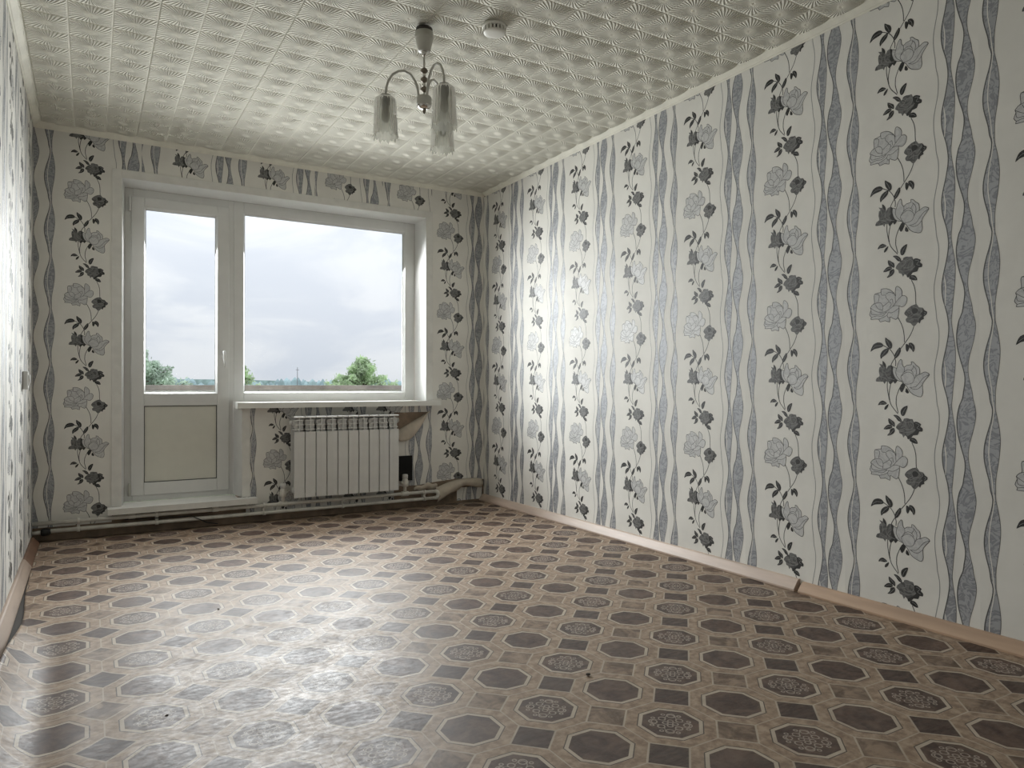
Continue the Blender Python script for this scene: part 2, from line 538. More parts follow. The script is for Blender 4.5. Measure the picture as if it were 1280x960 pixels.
# ------------------------------------------------------------------ wallpaper print (vector shapes, 0.1 mm units)
PRINT={"leaf":[[[-634,4470],[-582,4637],[-498,4771],[-336,4839],[-178,4815],[-85,4704],[-181,4627],[-341,4595],[-502,4556]],[[-7,5018],[107,4936],[230,4838],[280,4701],[246,4567],[163,4571],[56,4697],[-4,4836]],[[-190,4162],[-219,4300],[-169,4435],[-57,4536],[85,4584],[140,4542],[98,4408],[-30,4293],[-125,4236]],[[592,4602],[629,4475],[587,4343],[494,4213],[392,4157],[357,4233],[390,4351],[484,4497]],[[834,4717],[923,4683],[965,4563],[888,4405],[830,4481],[818,4614]],[[939,4740],[1057,4749],[1157,4641],[1175,4509],[1123,4380],[1052,4485],[965,4578]],[[701,3185],[804,3111],[741,2934],[649,2816],[576,2949],[609,3082]],[[847,2993],[947,2817],[887,2773],[799,2846]],[[-320,2288],[-254,2420],[-110,2483],[60,2365],[-82,2311],[-224,2314]],[[-54,2121],[-21,2243],[121,2351],[97,2231],[24,2132]],[[893,2294],[845,2101],[767,1923],[677,1884],[619,1977],[627,2125],[744,2246]],[[314,1913],[466,1912],[600,1813],[658,1683],[613,1651],[508,1691],[419,1807]],[[111,1780],[264,1696],[369,1611],[372,1447],[275,1488],[138,1571]],[[-85,1326],[27,1476],[168,1528],[290,1443],[165,1348]],[[58,1087],[162,1213],[180,1333],[335,1401],[378,1284],[300,1160],[160,1093]],[[957,964],[1032,1050],[1163,1041],[1248,953],[1275,833],[1130,844],[1014,894]]],"stem":[[[-116,4715],[24,4638],[178,4540],[298,4385],[373,4247]],[[386,4157],[421,4037],[411,3858]],[[387,4187],[260,3982],[195,3803]],[[387,4187],[621,4550]],[[76,3264],[71,2993],[113,2722],[155,2512]],[[214,3158],[163,2903],[143,2692],[171,2512]],[[127,2652],[170,2472],[259,2264],[498,1973]],[[593,3023],[514,2844],[450,2665],[432,2516]],[[438,2536],[430,2417],[443,2298],[514,2018]],[[1057,853],[1155,628],[1208,371],[1217,53],[1228,-120]],[[1155,-910],[1079,-1123],[942,-1373],[639,-1768]],[[511,-545],[642,-796],[727,-1051],[766,-1339],[768,-1544]]],"dark":[[[-128,4084],[-20,3990],[25,3868],[38,3747],[103,3866],[212,3893],[319,3830],[301,3681],[328,3501],[402,3351],[492,3290],[383,3157],[323,3247],[198,3128],[122,3233],[14,3249],[-35,3144],[-96,3235],[-239,3242],[-414,3261],[-363,3404],[-250,3464],[-279,3632],[-260,3814],[-195,3858],[-272,3982],[-131,3932]],[[426,1405],[474,1527],[613,1651],[718,1700],[735,1774],[854,1808],[972,1783],[1089,1773],[1131,1658],[1247,1684],[1347,1639],[1418,1584],[1374,1510],[1472,1428],[1456,1312],[1341,1306],[1281,1172],[1107,1148],[1046,1057],[928,976],[855,1074],[782,1129],[721,1037],[664,1166],[559,1205],[531,1322]],[[769,-400],[875,-257],[1024,-154],[1112,-117],[1257,-102],[1341,-224],[1483,-253],[1552,-360],[1650,-421],[1634,-523],[1519,-607],[1532,-692],[1418,-734],[1372,-854],[1302,-805],[1199,-919],[1097,-917],[1012,-811],[865,-770],[823,-643],[899,-561],[812,-483]]],"shade":[[[212,3893],[319,3830],[301,3681],[328,3501],[402,3351],[492,3290],[383,3157],[323,3247],[198,3128],[153,3233],[279,3352],[204,3473],[239,3682]],[[-128,4084],[-20,3990],[25,3868],[-7,3823],[-84,3901]],[[1131,1658],[1247,1684],[1347,1639],[1418,1584],[1374,1510],[1472,1428],[1456,1312],[1341,1306],[1281,1172],[1107,1148],[928,976],[870,1075],[1079,1234],[1198,1356],[1136,1499]],[[1483,-253],[1552,-360],[1650,-421],[1634,-523],[1519,-607],[1532,-692],[1418,-734],[1372,-854],[1332,-715],[1449,-558],[1394,-449],[1481,-382]],[[1080,-280],[1197,-239],[1311,-314],[1251,-436],[1106,-451]]],"petal":[[[-250,3464],[-93,3416],[62,3324]],[[38,3747],[3,3536],[156,3383],[371,3321]],[[-195,3858],[-120,3659],[-155,3478]],[[718,1700],[821,1630],[789,1511],[639,1445]],[[821,1630],[999,1667],[1115,1585],[1053,1407],[846,1367],[728,1420]],[[561,1294],[814,1248],[1051,1290],[1198,1385]],[[1203,1618],[1346,1566],[1257,1446],[1372,1394]],[[899,-561],[1045,-574],[1193,-471],[1365,-481],[1481,-382]],[[874,-330],[1020,-344],[1077,-455],[958,-526]],[[1111,-189],[1255,-233],[1339,-340]],[[954,-730],[1131,-652],[1304,-661],[1449,-558]],[[1537,-433],[1593,-456],[1535,-548]]],"mid":[[[-550,4589],[-387,4704],[-148,4707]],[[45,4924],[135,4768],[195,4615]],[[-156,4267],[-43,4414],[84,4530]],[[560,4523],[481,4348],[403,4216]],[[997,4693],[1083,4601],[1110,4454]],[[-239,2344],[-112,2392],[13,2364]],[[832,2219],[741,2099],[678,1934]],[[390,1880],[525,1796],[613,1696]],[[156,1722],[262,1621],[337,1505]],[[-21,1368],[120,1444],[244,1441]],[[129,1115],[239,1217],[334,1341]],[[1045,998],[1147,961],[1232,880]]],"light":[[[286,3711],[334,3830],[455,3767],[504,3945],[613,4120],[672,4058],[685,3910],[758,3805],[863,3876],[1041,3900],[1037,4003],[1130,3985],[1230,3866],[1344,3776],[1370,3602],[1368,3515],[1527,3599],[1640,3582],[1729,3495],[1579,3310],[1461,3109],[1484,2821],[1409,2647],[1223,2688],[1078,2760],[963,2876],[863,3052],[731,3170],[642,3245],[492,3290],[358,3441]],[[-674,-337],[-606,-147],[-636,-58],[-537,58],[-456,111],[-469,293],[-449,477],[-194,527],[-176,649],[43,650],[227,558],[362,420],[421,306],[409,483],[427,633],[489,691],[623,588],[686,445],[677,297],[782,291],[883,183],[850,-11],[744,-132],[639,-133],[565,-96],[562,-230],[545,-364],[511,-545],[419,-621],[253,-529],[182,-521],[167,-702],[-12,-632],[-216,-670],[-277,-556],[-484,-538],[-619,-531],[-595,-452]]],"line":[[[455,3767],[421,3589],[494,3409],[672,3244]],[[758,3805],[764,3642],[662,3496],[630,3378],[731,3200]],[[661,3467],[798,3583],[947,3609],[1093,3519],[1163,3372],[1087,3198],[938,3140],[790,3155]],[[754,3613],[890,3699],[1037,3666],[1122,3548]],[[1099,3869],[1213,3735],[1239,3575],[1208,3459]],[[1368,3515],[1237,3459],[1162,3343]],[[1723,3495],[1523,3397],[1377,3225],[1229,3052],[1024,3008]],[[1461,3109],[1315,2965],[1140,2935],[966,3023]],[[1037,3666],[1127,3810],[1099,3869]],[[-176,649],[-178,528],[-149,409],[7,392],[21,302],[97,204],[142,118],[-95,-54]],[[-449,477],[-259,416],[-296,155]],[[-537,58],[-312,123],[-186,89],[-110,-40],[-124,-253]],[[-636,-58],[-478,-181],[-288,-269],[-36,-274],[183,-178],[338,-58],[432,69]],[[-606,-147],[-577,-328],[-385,-354],[-132,-344],[57,-280]],[[-595,-452],[-354,-412],[-133,-435],[57,-295]],[[23,423],[164,494],[347,418]],[[142,118],[248,23],[183,-133]],[[189,167],[282,205],[309,28]],[[677,297],[525,166],[432,69],[406,304]],[[565,-96],[429,-65],[307,-91]],[[118,-319],[303,-330],[548,-187]],[[-262,-554],[-72,-488],[70,-414],[118,-319]],[[70,-414],[114,-529],[182,-521]],[[-409,54],[-317,-120],[-129,-193]]],"slit":[[[2263,4061],[2323,3762],[2353,3418],[2325,3044],[2295,3044],[2311,3419],[2293,3763]],[[2270,923],[2339,617],[2353,245],[2326,-223],[2302,-226],[2317,242],[2300,583]]]}
EDGE={"L1":[5570,[2008,2070,2094,2088,2065,2011,1961,1919,1914,1924,1960,1990]],"B1l":[5539,[2403,2431,2420,2381,2332,2271,2219,2185,2189,2223,2290,2362]],"B1r":[5526,[2541,2564,2600,2646,2676,2685,2680,2665,2642,2611,2586,2567]],"B2l":[5506,[2798,2740,2708,2712,2741,2798,2866,2942,2990,2984,2943,2906]],"B2r":[5459,[3358,3381,3352,3302,3235,3166,3124,3115,3146,3201,3261,3289]],"B3l":[5416,[3911,3895,3841,3765,3697,3646,3624,3637,3683,3748,3809,3833]],"B3w":[5409,[3968,3951,3917,3867,3829,3808,3797,3812,3846,3887,3911,3933]],"B3r":[5405,[4020,4069,4120,4155,4177,4172,4150,4121,4078,4041,4018,4021]]}

PW, PV = 0.53, 0.633           # paper width, vertical repeat
SEAM = -0.18                   # paper edge, measured from the big rose
PMATS = ['paper', 'silver_band', 'band_edge', 'rose_light', 'rose_dark', 'rose_shade', 'leaf_print', 'ink', 'petal_line']


def catmull(p, closed, sub=3):
    n = len(p)
    out = []
    for i in range(n if closed else n - 1):
        if closed:
            a, b, c, d = p[i - 1], p[i], p[(i + 1) % n], p[(i + 2) % n]
        else:
            a, b, c, d = p[max(i - 1, 0)], p[i], p[i + 1], p[min(i + 2, n - 1)]
        for k in range(sub):
            t = k / sub
            out.append(tuple(0.5 * (2 * b[j] + (c[j] - a[j]) * t + (2 * a[j] - 5 * b[j] + 4 * c[j] - d[j]) * t * t
                                    + (3 * b[j] - a[j] - 3 * c[j] + d[j]) * t ** 3) for j in (0, 1)))
    if not closed:
        out.append(p[-1])
    return out


def ribbon(p, w):
    out = []
    for i in range(len(p) - 1):
        (x0, y0), (x1, y1) = p[i], p[i + 1]
        l = math.hypot(x1 - x0, y1 - y0) or 1
        ex, ey = (x1 - x0) / l * w * 0.25, (y1 - y0) / l * w * 0.25
        nx, ny = -(y1 - y0) / l * w / 2, (x1 - x0) / l * w / 2
        out.append([(x0 - ex + nx, y0 - ey + ny), (x0 - ex - nx, y0 - ey - ny), (x1 + ex - nx, y1 + ey - ny), (x1 + ex + nx, y1 + ey + ny)])
    return out


def tris(poly):
    return [[poly[i] for i in t] for t in tessellate_polygon([[Vector((x, y, 0)) for x, y in poly]])]


def make_pieces():
    """convex pieces of one vertical repeat: (material, layer, polygon)"""
    P = []
    sc = lambda q: [(a / 1e4, b / 1e4) for a, b in q]

    def fill(key, mat, lay, sub=3):
        for q in PRINT[key]:
            for t in tris(catmull(sc(q), True, sub)):
                P.append((mat, lay, t))

    def strokes(key, mat, lay, w, closed=False, sub=3):
        for q in PRINT[key]:
            c = catmull(sc(q), closed, sub)
            if closed: c.append(c[0])
            for r in ribbon(c, w):
                P.append((mat, lay, r))
    strokes('stem', 7, 1, 0.0032)
    fill('light', 3, 2, 2)
    strokes('light', 7, 3, 0.0021, True, 2)
    strokes('line', 7, 3, 0.0017)
    fill('dark', 4, 2, 2)
    fill('shade', 5, 3, 2)
    strokes('petal', 8, 4, 0.0016)
    fill('leaf', 6, 3, 2)
    strokes('mid', 8, 4, 0.0014)
    # wavy bands, two waves per repeat
    HV = PV / 2
    N = 24

    def edge(key):
        z0, vals = EDGE[key]
        c = catmull([(0, x / 1e4) for x in vals], True, 2)
        c = [q[1] for q in c]
        zb = EDGE['B2l'][0] / 1e4

        def f(i):      # i-th of N samples below zb
            t = ((z0 / 1e4 - (zb - i * HV / N)) / HV * N) % N
            k = int(t)
            return c[k % N] * (1 - (t - k)) + c[(k + 1) % N] * (t - k)
        return [f(i) for i in range(2 * N + 1)]
    zb = EDGE['B2l'][0] / 1e4
    zs = [zb - i * HV / N for i in range(2 * N + 1)]
    E = {k: edge(k) for k in EDGE}

    def band(l, r, mat, lay):
        for i in range(2 * N):
            P.append((mat, lay, [(l[i], zs[i]), (l[i + 1], zs[i + 1]), (r[i + 1], zs[i + 1]), (r[i], zs[i])]))
    off = lambda e, d: [x + d for x in e]
    band(off(E['L1'], -0.0016), off(E['L1'], 0.0016), 8, 1)
    for b in ('B1', 'B2', 'B3'):
        band(E[b + 'l'], E[b + 'r'], 1, 1)
        band(off(E[b + 'l'], -0.0005), off(E[b + 'l'], 0.0034), 2, 2)
        band(off(E[b + 'r'], -0.0012), off(E[b + 'r'], 0.0006), 2, 2)
    band(off(E['B3w'], -0.0018), off(E['B3w'], 0.0014), 0, 3)
    fill('slit', 0, 3)
    return P


PIECES = make_pieces()
PIECES = [(m, l, p, min(q[0] for q in p), max(q[0] for q in p), min(q[1] for q in p), max(q[1] for q in p)) for m, l, p in PIECES]


def ccw(p):
    s = sum(p[i - 1][0] * p[i][1] - p[i][0] * p[i - 1][1] for i in range(len(p)))
    return p if s > 0 else p[::-1]


def clip(poly, conv):
    for i in range(len(conv)):
        (ax, ay), (bx, by) = conv[i - 1], conv[i]
        out = []
        for j in range(len(poly)):
            p, q = poly[j - 1], poly[j]
            dp = (bx - ax) * (p[1] - ay) - (by - ay) * (p[0] - ax)
            dq = (bx - ax) * (q[1] - ay) - (by - ay) * (q[0] - ax)
            if dp >= 0: out.append(p)
            if dp * dq < 0:
                t = dp / (dp - dq)
                out.append((p[0] + (q[0] - p[0]) * t, p[1] + (q[1] - p[1]) * t))
        poly = out
        if len(poly) < 3: return []
    return poly


def paper_mesh(regions, ax, az):
    """paper with its print. regions: convex (s, z) polygons; ax, az: position of a big rose"""
    mb = MB()
    for reg in regions:
        reg = ccw([tuple(p) for p in reg])
        n = len(reg)
        mb.add([(s, -0.0010, z) for s, z in reg], [tuple(range(n))], 0)
        s0, s1 = min(p[0] for p in reg), max(p[0] for p in reg)
        z0, z1 = min(p[1] for p in reg), max(p[1] for p in reg)
        for ks in (-1, 0, 1):
            for kz in range(-6, 7):
                dx, dz = ax + ks * PW, az + kz * PV
                if dz + 0.9 < z0 or dz - 0.4 > z1: continue
                for m, lay, p, x0, x1, y0, y1 in PIECES:
                    if x1 + dx <= s0 or x0 + dx >= s1 or y1 + dz <= z0 or y0 + dz >= z1: continue
                    q = [(x + dx, y + dz) for x, y in p]
                    if not (len(reg) == 4 and x0 + dx >= s0 and x1 + dx <= s1 and y0 + dz >= z0 and y1 + dz <= z1 and RECT(reg)):
                        q = clip(ccw(q), reg)
                    if len(q) >= 3:
                        d = -0.0010 - lay * 0.00014
                        mb.add([(s, d, z) for s, z in q], [tuple(range(len(q)))], m)
    me = bpy.data.meshes.new('wallpaper_strip')
    me.from_pydata(mb.v, [], mb.f)
    for m in PMATS: me.materials.append(MATS[m])
    me.polygons.foreach_set('material_index', mb.m)
    # every face looks into the room (local -y)
    me.update()
    bm = bmesh.new()
    bm.from_mesh(me)
    for f in bm.faces:
        if f.normal.y > 0: f.normal_flip()
    bm.to_mesh(me)
    bm.free()
    return me


def RECT(reg):
    return len({round(p[0], 6) for p in reg}) == 2 and len({round(p[1], 6) for p in reg}) == 2


def rect(s0, s1, z0, z1):
    return [(s0, z0), (s1, z0), (s1, z1), (s0, z1)]


ZT = 2.458       # paper runs up behind the cornice lower edge
ZB = 0.030       # and down behind the skirting top

# ------------------------------------------------------------------ the room shell
T = 0.12
wall_right = MB().box(W, W + T, REAR - T, 0.30, -0.02, 2.60).build('wall_right', 'plaster')
tag(wall_right, 'long right wall covered in white paper with grey rose vines and silver wavy bands', 'wall', kind='structure')
wall_left = MB().box(-T, 0, REAR - T, 0.30, -0.02, 2.60).build('wall_left', 'plaster')
tag(wall_left, 'left wall in rose and silver band wallpaper, seen at a grazing angle', 'wall', kind='structure')
wall_rear = MB().box(0, W, REAR - T, REAR, -0.02, 2.60).build('wall_rear', 'plaster')
tag(wall_rear, 'papered rear wall of the room behind the viewer', 'wall', kind='structure')
mb = MB()
BT = 0.30
mb.box(0, 0.455, 0, BT, -0.02, 2.60)
mb.box(2.540, W, 0, BT, -0.02, 2.60)
mb.box(0.455, 2.540, 0, BT, 2.236, 2.60)
mb.box(1.187, 2.540, 0, BT, -0.02, 0.770)
mb.box(0.455, 1.187, 0, BT, -0.02, 0.128)
wall_back = mb.build('wall_back', 'plaster')
tag(wall_back, 'window wall in rose wallpaper with balcony door and window opening', 'wall', kind='structure')

# right wall: whole strips share one mesh
A_R, Z_R = 0.206, 0.611
full = paper_mesh([rect(0, PW, ZB, ZT)], -SEAM, Z_R)
seam0 = A_R + SEAM
link('wallpaper_strip', paper_mesh([rect(0.0, seam0, ZB, ZT)], A_R, Z_R), wall_right, (W, 0, 0), -math.pi / 2)
s = seam0
while s + PW < -REAR:
    link('wallpaper_strip', full, wall_right, (W, -s, 0), -math.pi / 2)
    s += PW
link('wallpaper_strip', paper_mesh([rect(0, -REAR - s, ZB, ZT)], -SEAM, Z_R), wall_right, (W, -s, 0), -math.pi / 2)
# left wall (s grows with y); strips hung from the window corner towards the viewer
s = 0.0
while s - PW > REAR:
    link('wallpaper_strip', full, wall_left, (0, s - PW, 0), math.pi / 2)
    s -= PW
link('wallpaper_strip', paper_mesh([rect(PW + (REAR - s), PW, ZB, ZT)], -SEAM, Z_R), wall_left, (0, s - PW, 0), math.pi / 2)
# rear wall
s = 0.0
while s + PW < W:
    link('wallpaper_strip', full, wall_rear, (W - s, REAR, 0), math.pi)
    s += PW
link('wallpaper_strip', paper_mesh([rect(0, W - s, ZB, ZT)], -SEAM, Z_R), wall_rear, (W - s, REAR, 0), math.pi)
# window wall
CO = (0.408, 2.587, 2.279)     # outer edges of the casing
back = [
    ([rect(0.0, 0.042, 0.075, ZT)], 0.222, 0.846),
    ([rect(0.042, CO[0] + 0.004, 0.075, ZT), rect(CO[0] + 0.004, 0.572, CO[2] - 0.004, ZT)], 0.222, 0.846),
    ([rect(0.572, 1.140, CO[2] - 0.004, ZT)], 0.79, 2.030),
    ([rect(1.140, 1.670, CO[2] - 0.004, ZT)], 1.32, 2.030),
    ([rect(1.670, 2.180, CO[2] - 0.004, ZT)], 1.81, 2.415),
    ([rect(2.180, CO[1] - 0.004, CO[2] - 0.004, ZT)], 2.36, 2.405),
    ([rect(1.205, 1.735, 0.06, 0.775)], 1.385, 0.415),
    ([rect(1.735, 1.990, 0.06, 0.775)], 1.915, 0.415),
    ([rect(1.990, 2.270, 0.06, 0.775), rect(2.270, 2.583, 0.722, 0.775),
      [(2.270, 0.165), (2.460, 0.158), (2.583, 0.172), (2.583, 0.722), (2.556, 0.722), (2.270, 0.570)]], 2.17, 0.415),
    ([[(2.583, 0.172), (2.80, 0.188), (2.80, ZT), (2.583, ZT)], [(2.80, 0.188), (3.042, 0.168), (3.042, ZT), (2.80, ZT)]], 2.692, 0.883),
    ([rect(2.80, 3.030, 0.012, 0.115)], 2.66, 0.30),
]
for reg, ax, az in back:
    link('wallpaper_strip', paper_mesh(reg, ax, az), wall_back)

# torn and curled pieces of the paper right of the radiator


def sheet(name, fn, nu, nv, parent, mats, thick=0.0008):
    vs = [fn(i / nu, j / nv) for j in range(nv + 1) for i in range(nu + 1)]
    fs = [(j * (nu + 1) + i, j * (nu + 1) + i + 1, (j + 1) * (nu + 1) + i + 1, (j + 1) * (nu + 1) + i) for j in range(nv) for i in range(nu)]
    me = bpy.data.meshes.new(name)
    me.from_pydata(vs, [], fs)
    me.materials.append(MATS[mats])
    me.polygons.foreach_set('use_smooth', [True] * len(fs))
    o = link(name, me, parent)
    so = o.modifiers.new('thickness', 'SOLIDIFY')
    so.thickness = thick
    return o


def flap1(u, v):
    ax, az = 2.275 + 0.275 * u, 0.573 + 0.146 * u
    drop = 0.115 * math.sin(math.pi * min(1, 0.16 + u * 0.90)) ** 0.8 * (1 - 0.45 * u)
    z = az - v * drop
    x = ax + v * drop * 0.35
    return (x, -0.003 - 0.030 * math.sin(v * 2.3) - 0.004 * math.sin(9 * u), z + 0.010 * math.sin(v * math.pi))


def flap2(u, v):
    x = 2.615 + 0.405 * u
    top = 0.128 + 0.056 * math.sin(min(1, u * 1.7) * math.pi / 2) - 0.010 * max(0, u - 0.85) / 0.15
    drop = (0.112 - 0.055 * min(1, u * 1.9)) + 0.014 * max(0, u - 0.75) / 0.25
    out = 0.055 * math.sin(v * 2.4) * (0.55 + 0.45 * math.sin(u * 2.6 + 0.4))
    return (x + 0.012 * v * math.sin(6 * u), -0.004 - out - 0.004 * math.sin(17 * u) * v,
            top - drop * v + 0.012 * math.sin(v * math.pi) + 0.005 * math.sin(13 * u) * v)


def flap3(u, v):
    x = 2.43 + 0.20 * u
    return (x, -0.003 - 0.035 * math.sin(v * 2.2) * math.sin(u * math.pi), 0.118 + 0.055 * v * (0.4 + 0.6 * math.sin(u * 2.8)) + 0.006 * math.sin(15 * u))


for fn in (flap1, flap2, flap3):
    sheet('wallpaper_flap', fn, 22, 10, wall_back, 'paper_back')['label'] = 'torn paper curling off the wall, pale back showing'

# floor: one linoleum sheet; its left edge rides up in front of the skirting
mb = MB()
ys = [REAR + (-0.045 - REAR) * i / 115 for i in range(116)]
xs = [0.0, 0.010, 0.020, 0.032, 0.045, 0.058, 0.072, 0.088, 0.106, 0.128, 0.155, 0.19, 0.235, 0.29] + [0.29 + (W - 0.29) * i / 40 for i in range(1, 41)]


def smooth(t):
    t = max(0, min(1, t))
    return t * t * (3 - 2 * t)


def lift(x, y):
    z = 0.0
    k = smooth((-y - 1.55) / 0.9)                     # curl grows towards the viewer
    if x < 0.16:
        t = 1 - x / 0.16
        z += k * 0.105 * t ** 2.2
    z += 0.006 * k * math.exp(-((x - 0.205) / 0.03) ** 2)      # lengthwise creases
    z += 0.005 * smooth((-y - 1.8) / 0.8) * math.exp(-((x - 0.375 + 0.03 * (y + 2.5)) / 0.018) ** 2)
    z += 0.0035 * smooth((-y - 2.2) / 0.4) * math.exp(-((y + 2.455 - 0.02 * math.sin(3 * x)) / 0.016) ** 2) * smooth((1.5 - x) / 0.3)
    return z


def edge_x(x, y):
    """left edge of the sheet wanders away from the wall"""
    e = 0.045 + 0.022 * smooth((-y - 1.2) / 0.6) + 0.006 * math.sin(y * 3.1)
    return x if x > 0.30 else e + (0.30 - e) * (x / 0.30)


vs, fs, uvs = [], [], []
for y in ys:
    for x in xs:
        X = edge_x(x, y)
        vs.append((X, y, lift(X - 0.045 + 0.0, y)))
n = len(xs)
for j in range(len(ys) - 1):
    for i in range(n - 1):
        fs.append((j * n + i, j * n + i + 1, (j + 1) * n + i + 1, (j + 1) * n + i))
me = bpy.data.meshes.new('floor')
me.from_pydata(vs, [], fs)
uvl = me.uv_layers.new(name='floor_plan')
for lp in me.loops:
    p = vs[lp.vertex_index]
    uvl.data[lp.index].uv = (p[0] - 0.4 * p[2], p[1])
me.materials.append(MATS['linoleum'])
me.polygons.foreach_set('use_smooth', [True] * len(fs))
floor = link('floor', me)
tag(floor, 'worn glossy linoleum floor printed with brown octagons and squares', 'floor', kind='structure')
so = floor.modifiers.new('thickness', 'SOLIDIFY')
so.thickness = 0.003
so.offset = -1
MB().box(0, W, REAR, 0, -0.06, -0.006).build('floor_slab', 'socket_dark', floor)  # slab coloured near-black, painting shade into the gaps beyond the linoleum

# ceiling: slab plus embossed foam tiles, 3 x 3 pillows each
ceiling = MB().box(0, W, REAR, 0, 2.504, 2.60).build('ceiling', 'slab')
tag(ceiling, 'white ceiling of embossed square foam tiles with fan relief', 'ceiling', kind='structure')
CELL = 0.5 / 3


def relief(x, y):
    """depth below the tile edge, x and y measured in cells"""
    a, b = (x % 1.0) - 0.5, (y % 1.0) - 0.5
    ea, eb = 1 - abs(2 * a) ** 2.4, 1 - abs(2 * b) ** 2.4
    pil = 0.0070 * max(0.0, ea * eb) ** 0.6 + 0.0042 * math.sin(2 * math.pi * a) * max(0.0, eb)
    r = math.hypot(a, b)
    nub = -0.0024 * math.exp(-(r / 0.028) ** 2) + 0.0012 * math.exp(-((r - 0.055) / 0.02) ** 2)
    return pil + nub


def tile_mesh(x0, x1, y0, y1, res):
    nx, ny = max(2, int((x1 - x0) / CELL * res)), max(2, int((y1 - y0) / CELL * res))
    vs, fs = [], []
    for j in range(ny + 1):
        for i in range(nx + 1):
            x, y = x0 + (x1 - x0) * i / nx, y0 + (y1 - y0) * j / ny
            vs.append((x, y, -relief(x / CELL, y / CELL)))
    w = nx + 1
    for j in range(ny):
        for i in range(nx):
            fs.append((j * w + i, (j + 1) * w + i, (j + 1) * w + i + 1, j * w + i + 1))
    # thin rim up to the slab
    ring = [i for i in range(nx + 1)] + [j * w + nx for j in range(1, ny + 1)] + [ny * w + i for i in range(nx - 1, -1, -1)] + [j * w for j in range(ny - 1, 0, -1)]
    base = len(vs)
    for k in ring: vs.append((vs[k][0], vs[k][1], 0.012))
    for q in range(len(ring)):
        q2 = (q + 1) % len(ring)
        fs.append((ring[q], ring[q2], base + q2, base + q))
    me = bpy.data.meshes.new('ceiling_tile')
    me.from_pydata(vs, [], fs)
    me.materials.append(MATS['styrofoam'])
    me.polygons.foreach_set('use_smooth', [True] * (nx * ny) + [False] * len(ring))
    return me


TX0 = 0.042
tile = tile_mesh(0, 0.4994, 0, 0.4994, 40)
strip = tile_mesh(0.5 - TX0, 0.4994, 0, 0.4994, 40)
nrow = int(-REAR / 0.5)
for j in range(nrow):
    for i in range(6):
        link('ceiling_tile', tile, ceiling, (TX0 + 0.5 * i, -0.5 * (j + 1), H))
    link('ceiling_tile', strip, ceiling, (TX0 - 0.5, -0.5 * (j + 1), H))
lasty = -REAR - nrow * 0.5
if lasty > 0.01:
    cut = tile_mesh(0, 0.4994, 0.5 - lasty, 0.4994, 20)
    for i in range(6):
        link('ceiling_tile', cut, ceiling, (TX0 + 0.5 * i, -0.5 * (nrow + 1), H))

# cornice strips
CP = [(0, 0), (0, -0.036), (0.005, -0.036), (0.009, -0.031), (0.013, -0.030), (0.030, -0.012), (0.031, -0.008), (0.036, -0.005), (0.036, 0)]
TOPZ = H + 0.002
tr = MB().prism([(-a, TOPZ + b) for a, b in CP], 0, W, axis='x').build('trim_1', 'cornice')
tag(tr, 'white foam cornice along the window wall ceiling', 'cornice', kind='structure')
tr = MB().prism([(W - a, TOPZ + b) for a, b in CP], REAR, -0.036, axis='y').build('trim_2', 'cornice')
tag(tr, 'white foam cornice along the right wall ceiling', 'cornice', kind='structure')
tr = MB().prism([(a, TOPZ + b) for a, b in CP], REAR, -0.036, axis='y').build('trim_3', 'cornice')
tag(tr, 'white foam cornice along the left wall ceiling', 'cornice', kind='structure')
tr = MB().prism([(REAR + a, TOPZ + b) for a, b in CP], 0.036, W - 0.036, axis='x').build('trim_4', 'cornice')
tag(tr, 'white foam cornice along the rear wall ceiling', 'cornice', kind='structure')

# skirtings
BP = [(0, 0), (0, 0.047), (0.010, 0.047), (0.016, 0.044), (0.040, 0.014), (0.044, 0.008), (0.044, 0)]
br = empty('baseboard_right', (W, 0, 0))
tag(br, 'beige brown skirting along the foot of the right wall', 'baseboard', kind='structure')
o = MB().prism([(-a * 1.02, b * 1.06 + 0.001) for a, b in BP], -2.985, -0.005, axis='y').build('skirting_board', 'skirting_pale', br)
o = MB().prism([(-a, b * 0.92) for a, b in BP], REAR + 0.05, -3.005, axis='y').build('skirting_board', 'skirting', br)
bl = empty('baseboard_left', (0, 0, 0))
tag(bl, 'worn brown skirting in two lengths along the left wall', 'baseboard', kind='structure')
MB().prism([(a * 0.95, b * 0.9 - 0.004) for a, b in BP], -0.72, -0.09, axis='y').build('skirting_board', 'skirting_dark', bl)
MB().prism([(a * 0.95, b * 1.05 - 0.004) for a, b in BP], REAR + 0.05, -0.73, axis='y').build('skirting_board', 'skirting_worn', bl)
bb = MB().prism([(REAR + a, b) for a, b in BP], 0.045, W - 0.045, axis='x').build('baseboard_rear', 'skirting')
tag(bb, 'brown skirting along the rear wall behind the viewer', 'baseboard', kind='structure')

# ------------------------------------------------------------------ window and balcony door
D = 0.16                       # depth of the frames behind the wall face


def ring(mb, x0, x1, z0, z1, w, y0, y1, mat=0):
    """rectangular frame; w = (left, right, bottom, top)"""
    l, r, b, t = w
    mb.box(x0, x0 + l, y0, y1, z0, z1, mat)
    mb.box(x1 - r, x1, y0, y1, z0, z1, mat)
    mb.box(x0 + l, x1 - r, y0, y1, z0, z0 + b, mat)
    mb.box(x0 + l, x1 - r, y0, y1, z1 - t, z1, mat)
    return mb


